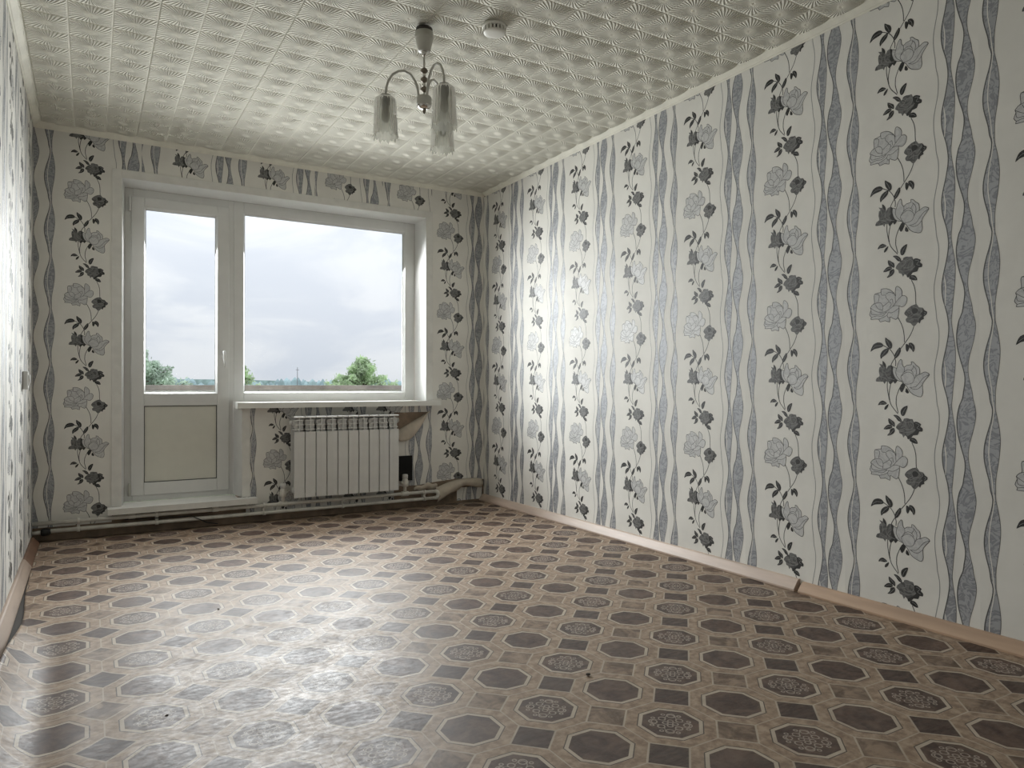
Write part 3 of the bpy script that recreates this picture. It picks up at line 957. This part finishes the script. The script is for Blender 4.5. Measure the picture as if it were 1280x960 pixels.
def bead(mb, x0, x1, z0, z1, y0, w, y1):
    """sloped glazing bead inside an opening: outer edge at y0, inner edge w further in at y1"""
    o = [(x0, y0, z0), (x1, y0, z0), (x1, y0, z1), (x0, y0, z1)]
    i = [(x0 + w, y1, z0 + w), (x1 - w, y1, z0 + w), (x1 - w, y1, z1 - w), (x0 + w, y1, z1 - w)]
    k = [(x0, y1, z0), (x1, y1, z0), (x1, y1, z1), (x0, y1, z1)]
    return mb.add(o + i + k, [(a, (a + 1) % 4, (a + 1) % 4 + 4, a + 4) for a in range(4)] + [(a + 4, (a + 1) % 4 + 4, (a + 1) % 4 + 8, a + 8) for a in range(4)])


# casing with splayed reveals (white plastic)
cas = empty('trim_5', (0, 0, 0))
tag(cas, 'white plastic casing and reveals around the door and window opening', 'casing', kind='structure')
F0 = -0.009
IN = (0.464, 2.529, 2.226)
m5 = MB().box(CO[0], IN[0], F0, -0.0005, 0.169, CO[2])
m5.build('casing_strip', 'painted_white', cas, bevel=0.0015)
MB().box(IN[1], CO[1], F0, -0.0005, 0.8105, CO[2]).build('casing_strip', 'painted_white', cas, bevel=0.0015)
MB().box(IN[0], IN[1], F0, -0.0005, IN[2], CO[2]).build('casing_strip', 'painted_white', cas, bevel=0.0015)
MB().box(1.177, 1.231, F0, -0.0005, 0.169, 0.7715).build('casing_strip', 'painted_white', cas, bevel=0.0015)


def hexa(pts, z0, z1):
    return MB().prism(pts, z0, z1, axis='z')


hexa([(IN[0], F0), (0.483, D), (0.4555, D), (0.4555, F0 + 0.009)], 0.169, IN[2]).build('reveal', 'pvc', cas)
hexa([(IN[1], F0), (2.5395, 0.0), (2.5395, D), (2.506, D)], 0.8105, IN[2]).build('reveal', 'pvc', cas)
MB().prism([(F0, IN[2]), (0.0, 2.2355), (D, 2.2355), (D, 2.209)], IN[0], IN[1], axis='x').build('reveal', 'pvc', cas)
hexa([(1.177, F0), (1.1865, 0.0), (1.1865, D), (1.150, D)], 0.169, 0.7715).build('reveal', 'pvc', cas)

# balcony door
door = empty('door_1', (0.813, D, 0.17))
tag(door, 'white plastic balcony door with glass above a solid panel', 'door', kind='structure')


def part(mb, name, mat, parent, bevel=0.0):
    o = mb.build(name, mat, None, bevel=bevel)
    o.parent = parent
    o.matrix_parent_inverse = Matrix.Translation(parent.matrix_basis.translation if parent.parent is None else (0, 0, 0)).inverted()
    return o


part(ring(MB(), 0.483, 1.150, 0.169, 2.209, (0.046, 0.034, 0.050, 0.056), D, D + 0.07), 'frame', 'pvc', door, 0.003)
sash = part(ring(MB(), 0.521, 1.120, 0.207, 2.158, (0.076, 0.077, 0.081, 0.066), D - 0.014, D + 0.055).box(0.597, 1.043, D - 0.014, D + 0.055, 0.790, 0.872),
            'sash', 'pvc', door, 0.004)
part(bead(MB(), 0.597, 1.043, 0.872, 2.092, D - 0.008, 0.010, D + 0.018), 'glazing_bead', 'pvc', door)
part(ring(MB(), 0.6005, 1.0395, 0.8755, 2.0885, (0.008,) * 4, D + 0.0185, D + 0.0215), 'gasket', 'gasket', door)
part(MB().box(0.598, 1.042, D + 0.022, D + 0.030, 0.873, 2.091), 'glass_pane', 'window_glass', door)
part(ring(MB(), 0.5972, 1.0428, 0.2882, 0.7898, (0.0045,) * 4, D - 0.006, D + 0.002), 'gasket', 'gasket', door)
part(MB().box(0.597, 1.043, D - 0.001, D + 0.024, 0.288, 0.790), 'panel', 'pvc_panel', door)
# handle: plate, neck and lever pointing down
hnd = part(MB().prism([(1.069, 1.105), (1.095, 1.105), (1.098, 1.112), (1.098, 1.168), (1.095, 1.175), (1.069, 1.175), (1.066, 1.168), (1.066, 1.112)], D - 0.024, D - 0.014, axis='y'),
           'handle', 'pvc', door, 0.002)
MB().tube([(1.082, D - 0.022, 1.155), (1.082, D - 0.050, 1.157), (1.083, D - 0.062, 1.150), (1.084, D - 0.064, 1.130), (1.086, D - 0.064, 1.085), (1.087, D - 0.062, 1.050)],
          [0.009, 0.009, 0.010, 0.009, 0.0085, 0.0075], 12).build('lever', 'pvc', hnd)
for z0, z1, mt in ((2.055, 2.150, 'pvc'), (0.208, 0.292, 'lamp_grey')):
    part(MB().lathe([(0.006, z0), (0.0078, z0 + 0.004), (0.0078, z1 - 0.004), (0.006, z1)], 14, (0.512, D - 0.018, 0)), 'hinge', mt, door)
# door sill board
part(MB().prism([(0.387, -0.10), (1.264, -0.10), (1.264, -0.0095), (1.150, -0.0095), (1.150, D - 0.0005), (0.483, D - 0.0005), (0.464, -0.0095), (0.387, -0.0095)], 0.131, 0.168, axis='z'),
     'door_sill', 'painted_white', door, 0.003)

# fixed window
win = empty('window_1', (1.825, D, 0.815))
tag(win, 'wide white plastic window with one large pane over the radiator', 'window', kind='structure')
part(ring(MB(), 1.150, 2.506, 0.812, 2.209, (0.068, 0.081, 0.062, 0.074), D, D + 0.07), 'frame', 'pvc', win, 0.004)
part(bead(MB(), 1.218, 2.425, 0.874, 2.135, D + 0.006, 0.010, D + 0.026), 'glazing_bead', 'pvc', win)
part(ring(MB(), 1.2215, 2.4215, 0.8775, 2.1315, (0.008,) * 4, D + 0.0265, D + 0.0295), 'gasket', 'gasket', win)
part(MB().box(1.219, 2.424, D + 0.030, D + 0.038, 0.875, 2.134), 'glass_pane', 'window_glass', win)
part(MB().prism([(1.138, -0.10), (2.618, -0.10), (2.618, -0.0095), (2.506, -0.0095), (2.506, D - 0.0005), (1.150, D - 0.0005), (1.150, -0.0095), (1.138, -0.0095)], 0.772, 0.810, axis='z'),
     'window_sill', 'sill_white', win, 0.004)
part(MB().box(1.133, 1.1378, -0.102, -0.011, 0.770, 0.812), 'end_cap', 'sill_white', win, 0.001)

# ------------------------------------------------------------------ radiator
rad = empty('radiator', (1.876, -0.085, 0.154))
tag(rad, 'white ten-section aluminium radiator on the wall under the window sill', 'radiator')
SW = 0.0767
RX0 = 1.4925 - 1.876
h = 0.560


def section_mesh():
    m = MB()
    hw = SW / 2 - 0.0009
    m.lathe([(0.020, -0.034), (0.024, -0.030), (0.024, 0.030), (0.020, 0.034)], 14, (0, 0.012, 0.045), axis='x')
    m.lathe([(0.020, -0.034), (0.024, -0.030), (0.024, 0.030), (0.020, 0.034)], 14, (0, 0.012, h - 0.045), axis='x')
    m.box(-0.011, 0.011, 0.0, 0.030, 0.045, h - 0.045)          # water channel
    m.box(-0.0026, 0.0026, -0.049, 0.044, 0.02, h - 0.006)       # central rib
    for zc in (0.532, 0.500, 0.468):                             # three rows of top fins, dipping to the front
        for sx in (-1, 1):
            m.prism([(sx * 0.002, -0.046), (sx * hw * 0.55, -0.044), (sx * hw * 0.88, -0.034), (sx * hw * 0.80, 0.030), (sx * 0.002, 0.036)], zc - 0.0035, zc + 0.0035, axis='z')
            m.box(min(sx * 0.004, sx * hw * 0.80), max(sx * 0.004, sx * hw * 0.80), -0.026, -0.022, zc - 0.030, zc)
    m.prism([(-0.046, h - 0.014), (-0.047, h - 0.007), (-0.040, h - 0.001), (0.030, h), (0.040, h - 0.006), (0.030, h - 0.010), (-0.036, h - 0.012)], -hw * 0.95, hw * 0.95, axis='x')
    m.box(-hw, hw, 0.040, 0.044, 0.02, h - 0.02)                # back plate
    for sx in (-1, 1):
        m.prism([(sx * (hw - 0.010), 0.0), (sx * (hw - 0.008), 0.0), (sx * (hw - 0.022), 0.030), (sx * (hw - 0.024), 0.030)], 0.02, 0.45, axis='z')
    return m.mesh('section', 'radiator_white')


def front_mesh():
    m = MB()
    hw = SW / 2 - 0.0016
    m.prism([(-hw, -0.044), (-hw + 0.003, -0.050), (0, -0.0515), (hw - 0.003, -0.050), (hw, -0.044), (hw - 0.002, -0.036), (hw - 0.005, -0.036), (hw - 0.005, -0.044), (-hw + 0.005, -0.044), (-hw + 0.005, -0.036), (-hw + 0.002, -0.036)], 0.0, 0.452, axis='z')
    return m.mesh('front_panel', 'radiator_white')


sm, fm = section_mesh(), front_mesh()
for k in range(10):
    x = RX0 + SW * (k + 0.5)
    so_ = link('section', sm, rad, (x, 0, 0))
    link('front_panel', fm, so_)
for sx, z in ((-1, h - 0.045), (1, h - 0.045)):
    MB().lathe([(0.0, 0.0), (0.015, 0.0), (0.017, 0.003), (0.017, 0.012), (0.021, 0.013), (0.021, 0.016)], 6, (sx * 0.3835 + (-0.016 if sx < 0 else 0.0), 0.012, z), axis='x').build('plug', 'radiator_white', rad)
for bx in (-0.25, 0.25):
    MB().box(bx - 0.012, bx + 0.012, 0.0445, 0.0840, 0.44, 0.50).build('bracket', 'radiator_white', rad)

# ------------------------------------------------------------------ heating pipes with valves
hp = empty('heating_pipe', (0.0, -0.05, 0.0))
tag(hp, 'pair of white heating pipes running along the floor under the radiator', 'pipe')
PR = 0.0125
ZU, ZL = 0.109, 0.058
MB().tube([(0.004, 0, ZU - 0.001), (0.9, 0, ZU - 0.002), (1.8, 0, ZU), (2.585, 0, ZU)], PR, 14).build('upper_pipe', 'pipe_white', hp)
MB().tube([(0.090, -0.004, ZL + 0.002), (0.9, 0, ZL), (1.8, 0, ZL), (2.585, 0, ZL)], PR, 14).build('lower_pipe', 'pipe_white', hp)
MB().tube([(0.004, 0.004, ZL - 0.004), (0.050, 0, ZL - 0.002)], PR * 0.9, 14).build('pipe_stub', 'pipe_white', hp)
MB().lathe([(0.014, 0.046), (0.021, 0.050), (0.023, 0.060), (0.022, 0.078), (0.018, 0.092), (0.014, 0.096)], 16, (0, -0.002, ZL - 0.001), axis='x').build('rubber_sleeve', 'rubber_black', hp)
bend = [(2.584, 0, ZU)] + [(2.589 + 0.0255 * math.sin(t) , 0, (ZU + ZL) / 2 + (ZU - ZL) / 2 * math.cos(t)) for t in [math.pi * i / 12 for i in range(1, 12)]] + [(2.584, 0, ZL)]
MB().tube(bend, PR * 1.22, 14).build('elbow', 'pipe_white', hp)
for x in (0.235, 0.66, 1.315, 1.86, 2.50):
    m = MB().lathe([(0.0135, -0.009), (0.0165, -0.009), (0.0165, 0.009), (0.0135, 0.009)], 14, (x, 0, ZU), axis='x')
    m.lathe([(0.0135, -0.009), (0.0165, -0.009), (0.0165, 0.009), (0.0135, 0.009)], 14, (x, 0, ZL), axis='x')
    m.box(x - 0.008, x + 0.008, 0.004, 0.049, ZL - 0.010, ZU + 0.010)
    m.build('pipe_clip', 'pipe_white', hp)
for x in (0.52, 1.005):
    MB().lathe([(0.0125, -0.020), (0.0170, -0.018), (0.0170, 0.018), (0.0125, 0.020)], 14, (x, 0, ZU), axis='x').build('coupling', 'pipe_white', hp)


def valve(x, zt, sx):
    """riser from a tee on the pipe, valve body and round cap"""
    v = MB().lathe([(0.0135, -0.030), (0.0180, -0.028), (0.0180, 0.028), (0.0135, 0.030)], 14, (x, 0, ZU), axis='x')
    v.tube([(x, 0, ZU), (x, -0.002, ZU + 0.05), (x, -0.006, zt - 0.060)], 0.0125, 14)
    v.lathe([(0.016, zt - 0.095), (0.024, zt - 0.092), (0.025, zt - 0.062), (0.021, zt - 0.056), (0.021, zt - 0.040), (0.016, zt - 0.036)], 16, (x, -0.006, 0))
    v.tube([(x, -0.006, zt - 0.066), (x + sx * 0.034, -0.010, zt - 0.062)], 0.0125, 14)
    o = v.build('valve', 'pipe_white', hp)
    MB().lathe([(0.016, zt - 0.036), (0.021, zt - 0.034), (0.0215, zt - 0.008), (0.018, zt - 0.002), (0.008, zt)], 12, (x, -0.006, 0)).build('valve_cap', 'pvc', o)


valve(1.440, 0.252, 1)
valve(2.338, 0.258, -1)

# black plate by the radiator, cable by the pipes
pl = MB().box(2.295, 2.415, -0.016, -0.0024, 0.202, 0.391).build('black_plate', 'void_black', None, bevel=0.002)
tag(pl, 'matt black rectangular plate on the wall right of the radiator', 'plate')
cb = MB().tube([(0.485, -0.020, 0.086), (0.60, -0.066, 0.088), (0.70, -0.069, 0.086), (0.78, -0.066, 0.083), (0.86, -0.070, 0.081), (0.95, -0.060, 0.030), (1.02, -0.050, 0.012)], 0.003, 8).build('cable', 'rubber_black')
tag(cb, 'thin black cable lying across the heating pipes under the door sill', 'cable')

# light switch on the left wall
sw = empty('light_switch', (0.0, -0.72, 0.948))
tag(sw, 'white surface-mounted light switch on the left wall near the balcony door', 'switch')
MB().box(0.0022, 0.026, -0.040, 0.040, -0.046, 0.046).build('housing', 'pvc', sw, bevel=0.004)
MB().prism([(0.026, -0.030), (0.034, 0.0), (0.030, 0.030), (0.026, 0.030)], -0.026, 0.026, axis='y').build('rocker', 'pvc', sw, bevel=0.001)

# ------------------------------------------------------------------ chandelier
CX, CY = 1.541, -2.221
CZ = 2.481
ch = empty('chandelier', (CX, CY, CZ))
tag(ch, 'three-armed chandelier with fluted frosted glass shades hanging from the ceiling', 'chandelier')
MB().lathe([(0.020, -0.106), (0.027, -0.104), (0.031, -0.085), (0.038, -0.056), (0.0385, -0.050), (0.041, -0.049), (0.041, -0.044), (0.0395, -0.043), (0.0395, -0.022), (0.034, -0.022)], 32).build('canopy', 'lamp_grey', ch)
MB().lathe([(0.020, -0.026), (0.0365, -0.0225), (0.0365, -0.008), (0.034, -0.004), (0.016, 0.001)], 24).build('shadow_gap_plate', 'socket_dark', ch)  # dark disc standing in for the shadow gap above the canopy
MB().lathe([(0.004, -0.128), (0.010, -0.118), (0.013, -0.106), (0.011, -0.100), (0.004, -0.098)], 20).build('collar', 'chrome', ch)
prof = [(0.0045, -0.330), (0.0045, -0.126)]
MB().lathe(prof, 14).build('stem', 'lamp_grey', ch)


def bead_prof(z, r, hh):
    return [(0.005, z + hh), (0.007, z + hh * 0.85), (r * 0.8, z + hh * 0.5), (r, z), (r * 0.8, z - hh * 0.5), (0.007, z - hh * 0.85), (0.005, z - hh)]


for z, mt in ((-0.189, 'bronze'), (-0.228, 'bronze'), (-0.270, 'bronze')):
    MB().lathe(bead_prof(z, 0.0165, 0.014), 24).build('turned_bead', mt, ch)
for z in (-0.208, -0.249):
    MB().lathe(bead_prof(z, 0.0085, 0.008), 20).build('turned_bead', 'chrome', ch)
MB().lathe([(0.010, -0.300), (0.028, -0.302), (0.033, -0.308), (0.0335, -0.330), (0.032, -0.340), (0.028, -0.341)], 32).build('hub', 'lamp_grey', ch)
MB().lathe([(0.030, -0.338), (0.0315, -0.342), (0.024, -0.352), (0.012, -0.357), (0.005, -0.358)], 32).build('hub_cup', 'chrome', ch)
MB().lathe([(0.004, -0.356), (0.0065, -0.360), (0.0075, -0.367), (0.005, -0.374), (0.002, -0.378)], 16).build('finial', 'bronze', ch)


def shade_mesh():
    prof = [(0.010, 0.002), (0.022, 0.000), (0.034, -0.004), (0.0425, -0.011), (0.0455, -0.022), (0.0470, -0.050), (0.0485, -0.085), (0.0500, -0.120), (0.0525, -0.150), (0.0550, -0.172)]
    nf, per = 20, 8
    n = nf * per
    vs, fs = [], []
    sub = []
    for i in range(len(prof) - 1):
        for k in range(3):
            t = k / 3
            sub.append((prof[i][0] * (1 - t) + prof[i + 1][0] * t, prof[i][1] * (1 - t) + prof[i + 1][1] * t))
    sub.append(prof[-1])
    for i, (r, z) in enumerate(sub):
        q = i / (len(sub) - 1)
        for k in range(n):
            th = 2 * math.pi * k / n
            fl = 0.0017 * abs(math.sin(nf / 2 * th)) * smooth(q * 2.2)
            # pointed lower edge: long and short flutes in turn
            f = (k / per) % 4
            pt = 1 - abs(((k / per) % 1) - 0.5) * 2
            ln = (0.010 if int(f) % 2 else 0.022) * (0.25 + 0.75 * pt) * smooth((q - 0.62) / 0.38)
            vs.append(((r + fl) * math.cos(th), (r + fl) * math.sin(th), z - ln + 0.006 * smooth((q - 0.6) / 0.4)))
    for i in range(len(sub) - 1):
        for k in range(n):
            fs.append((i * n + k, i * n + (k + 1) % n, (i + 1) * n + (k + 1) % n, (i + 1) * n + k))
    me = bpy.data.meshes.new('lamp_shade')
    me.from_pydata(vs, [], fs)
    me.materials.append(MATS['frosted_glass'])
    me.polygons.foreach_set('use_smooth', [True] * len(fs))
    return me


arm = MB().tube([(0.020, 0, -0.325), (0.024, 0, -0.300), (0.028, 0, -0.272), (0.038, 0, -0.238), (0.058, 0, -0.208), (0.084, 0, -0.194), (0.110, 0, -0.196),
                 (0.136, 0, -0.212), (0.154, 0, -0.240), (0.163, 0, -0.272), (0.166, 0, -0.306)], 0.0052, 12).mesh('arm', 'lamp_grey')
smh = shade_mesh()
sock = MB().lathe([(0.010, 0.004), (0.017, 0.002), (0.019, -0.004), (0.019, -0.034), (0.016, -0.050), (0.012, -0.052)], 20).mesh('lamp_socket', 'socket_dark')
blb = MB().lathe([(0.011, -0.048), (0.013, -0.056), (0.017, -0.072), (0.0185, -0.086), (0.016, -0.102), (0.009, -0.112), (0.002, -0.115)], 20).mesh('bulb', 'bulb')
cupm = MB().lathe([(0.006, 0.012), (0.010, 0.008), (0.022, 0.006), (0.024, 0.003), (0.012, 0.0025)], 24).mesh('shade_cap', 'lamp_grey')
dx, dy = 0.402, 0.916
base = math.atan2(0.402, -0.916)           # towards the window-left side of the room
for k in range(3):
    a = link('arm', arm, ch, (0, 0, 0), base + k * 2 * math.pi / 3)
    s_ = link('lamp_shade', smh, a, (0.166, 0, -0.310))
    link('shade_cap', cupm, a, (0.166, 0, -0.310))
    link('lamp_socket', sock, a, (0.166, 0, -0.310))
    link('bulb', blb, a, (0.166, 0, -0.310))

# ------------------------------------------------------------------ smoke detector
sd = empty('smoke_detector', (1.800, -2.386, 2.482))
tag(sd, 'round white smoke detector with a ring of dark slots on the ceiling', 'smoke detector')
MB().lathe([(0.030, 0.002), (0.053, 0.002), (0.053, -0.009), (0.051, -0.011), (0.044, -0.011)], 40).build('base', 'detector', sd)
MB().lathe([(0.041, -0.010), (0.041, -0.029), (0.030, -0.029)], 40).build('sensor_chamber', 'socket_dark', sd)
MB().lathe([(0.030, -0.0275), (0.0485, -0.0275), (0.0470, -0.031), (0.041, -0.034), (0.020, -0.0355), (0.003, -0.036)], 40).build('cap', 'detector', sd)
ribm = MB().box(0.039, 0.0500, -0.0045, 0.0045, -0.0285, -0.010).mesh('rib', 'detector')
for k in range(18):
    link('rib', ribm, sd, (0, 0, 0), 2 * math.pi * k / 18)

# crumbs on the floor
for i, (x, y, lab) in enumerate(((1.648, -3.258, 'dark crumb of debris beside a plain octagon in mid floor'), (0.478, -2.878, 'tiny black crumb on the glossy worn patch near the left'), (0.748, -1.944, 'tiny dark crumb on the far left of the floor'))):
    random.seed(i)
    bm = bmesh.new()
    bmesh.ops.create_icosphere(bm, subdivisions=1, radius=0.008 if i == 0 else 0.005)
    for v in bm.verts:
        v.co *= 0.7 + 0.6 * random.random()
        v.co.z *= 0.5
    me = bpy.data.meshes.new('debris_crumb')
    bm.to_mesh(me); bm.free()
    me.materials.append(MATS['crumb'])
    lo = min(v.co.z for v in me.vertices)
    tag(link('debris_crumb', me, None, (x, y, lift(x - 0.045, y) - lo)), lab, 'debris')

# ------------------------------------------------------------------ balcony and the view outside
bal = MB().box(-0.6, 3.7, 0.31, 1.42, -0.16, -0.02).build('balcony_floor', 'balcony_concrete')
tag(bal, 'concrete balcony slab outside the door', 'balcony', kind='structure')
par = empty('balcony_parapet', (1.5, 1.40, -0.02))
tag(par, 'pale balcony parapet with a weathered brown top rail', 'parapet', kind='structure')
for k in range(6):
    x0 = -2.1 + 0.72 * k
    MB().box(x0, x0 + 0.712, -0.030, 0.010, 0.02, 0.906).build('parapet_panel', 'parapet_white', par)
MB().box(-2.1, 2.2, -0.055, 0.055, 0.908, 0.952).build('top_rail', 'rail_brown', par, bevel=0.004)

GZ = -11.0
gr = MB().box(-900, 900, 3.0, 1500, GZ - 1, GZ).build('ground', 'meadow')
tag(gr, 'far green meadow below the balcony', 'ground', kind='structure')


def tree(x, y, top, rad_, height, label, mat, seed, leaves):
    random.seed(seed)
    t = empty('tree', (x, y, GZ))
    tag(t, label, 'tree', 'trees beyond the balcony')
    hgt = top - GZ
    trunk = MB().tube([(0, 0, 0), (0.1, 0.0, hgt * 0.3), (-0.05, 0.05, hgt * 0.65), (0.03, 0, hgt * 0.97)], [0.17, 0.13, 0.07, 0.015], 10)
    tips = []
    for k in range(110):
        f = random.random() ** 0.8
        z0 = hgt - height + height * f * 0.93
        an = random.random() * 2 * math.pi
        l = rad_ * (1 - f) ** 1.05 * (0.55 + 0.6 * random.random()) + 0.06
        rise = l * (0.12 + 0.30 * random.random())
        p0 = Vector((0, 0, z0))
        p1 = Vector((math.cos(an) * l * 0.55, math.sin(an) * l * 0.55, z0 + rise * 0.35))
        p2 = Vector((math.cos(an) * l, math.sin(an) * l, z0 + rise))
        p2.z = min(p2.z, hgt + 0.05)
        trunk.tube([p0, p1, p2], [0.03, 0.02, 0.006], 5)
        tips.append((p0, p1, p2))
    trunk.build('trunk', 'bark', t)
    vs, fs = [], []
    for k in range(leaves):
        p0, p1, p2 = random.choice(tips)
        s = random.random() ** 0.6
        p = (p0 * (1 - s) + p1 * s) if s < 0.5 else (p1 * (1 - s) + p2 * s)
        p = p1.lerp(p2, s) if random.random() < 0.75 else p0.lerp(p1, s)
        p = p + Vector([random.gauss(0, 0.075) for _ in range(3)])
        d = Vector([random.gauss(0, 1) for _ in range(3)]).normalized()
        e = d.cross(Vector([random.gauss(0, 1) for _ in range(3)])).normalized()
        L, Wd = 0.075 * (0.7 + random.random() * 0.6), 0.034
        n = len(vs)
        vs += [p - d * L, p + e * Wd, p + d * L, p - e * Wd]
        fs.append((n, n + 1, n + 2, n + 3))
    me = bpy.data.meshes.new('crown')
    me.from_pydata([tuple(v) for v in vs], [], fs)
    me.materials.append(MATS[mat])
    tag(link('crown', me, t), kind='stuff')


tree(10.55, 25, 2.25, 2.6, 2.6, 'bushy green tree crown on the right of the wide window', 'tree_leaf', 1, 16000)
tree(1.90, 25, 2.40, 2.3, 2.6, 'pale grey-green tree seen at the left edge of the door glass', 'tree_leaf_grey', 2, 13000)
tree(6.50, 31, 2.14, 1.8, 2.6, 'slim tree at the left edge of the wide window', 'tree_leaf', 3, 4000)
tree(14.6, 29.5, 1.65, 0.9, 3.0, 'small tree at the right edge of the wide window', 'tree_leaf', 4, 3500)
tree(3.51, 31.5, 1.42, 0.8, 2.6, 'low small tree beside the pale one behind the door glass', 'tree_leaf_grey', 5, 3000)

# far forest edge on the horizon
random.seed(9)
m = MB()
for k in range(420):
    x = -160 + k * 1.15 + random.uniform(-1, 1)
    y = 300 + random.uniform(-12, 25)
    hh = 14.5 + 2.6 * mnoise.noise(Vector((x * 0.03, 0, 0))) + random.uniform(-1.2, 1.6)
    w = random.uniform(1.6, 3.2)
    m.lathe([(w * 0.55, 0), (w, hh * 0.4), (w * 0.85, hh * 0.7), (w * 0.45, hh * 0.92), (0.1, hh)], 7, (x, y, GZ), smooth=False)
fo = m.build('distant_forest', 'far_forest_haze')
tag(fo, 'forest edge with painted blue-green haze along the horizon outside', 'forest', kind='stuff')
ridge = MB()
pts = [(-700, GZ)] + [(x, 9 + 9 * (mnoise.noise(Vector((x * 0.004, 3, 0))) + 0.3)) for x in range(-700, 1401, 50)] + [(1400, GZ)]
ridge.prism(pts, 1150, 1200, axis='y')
rg = ridge.build('hills', 'far_forest_haze')
tag(rg, 'low hills on the far horizon', 'hills', kind='structure')
pole = empty('utility_pole', (75.5, 298, GZ))
tag(pole, 'thin utility pole rising above the far forest line', 'pole')
MB().tube([(0, 0, 0), (0, 0, 10), (0, 0, 20.4)], [0.22, 0.18, 0.12], 8).build('shaft', 'pole_wood', pole)
MB().box(-0.7, 0.7, -0.08, 0.08, 19.2, 19.35).build('crossarm', 'pole_wood', pole)
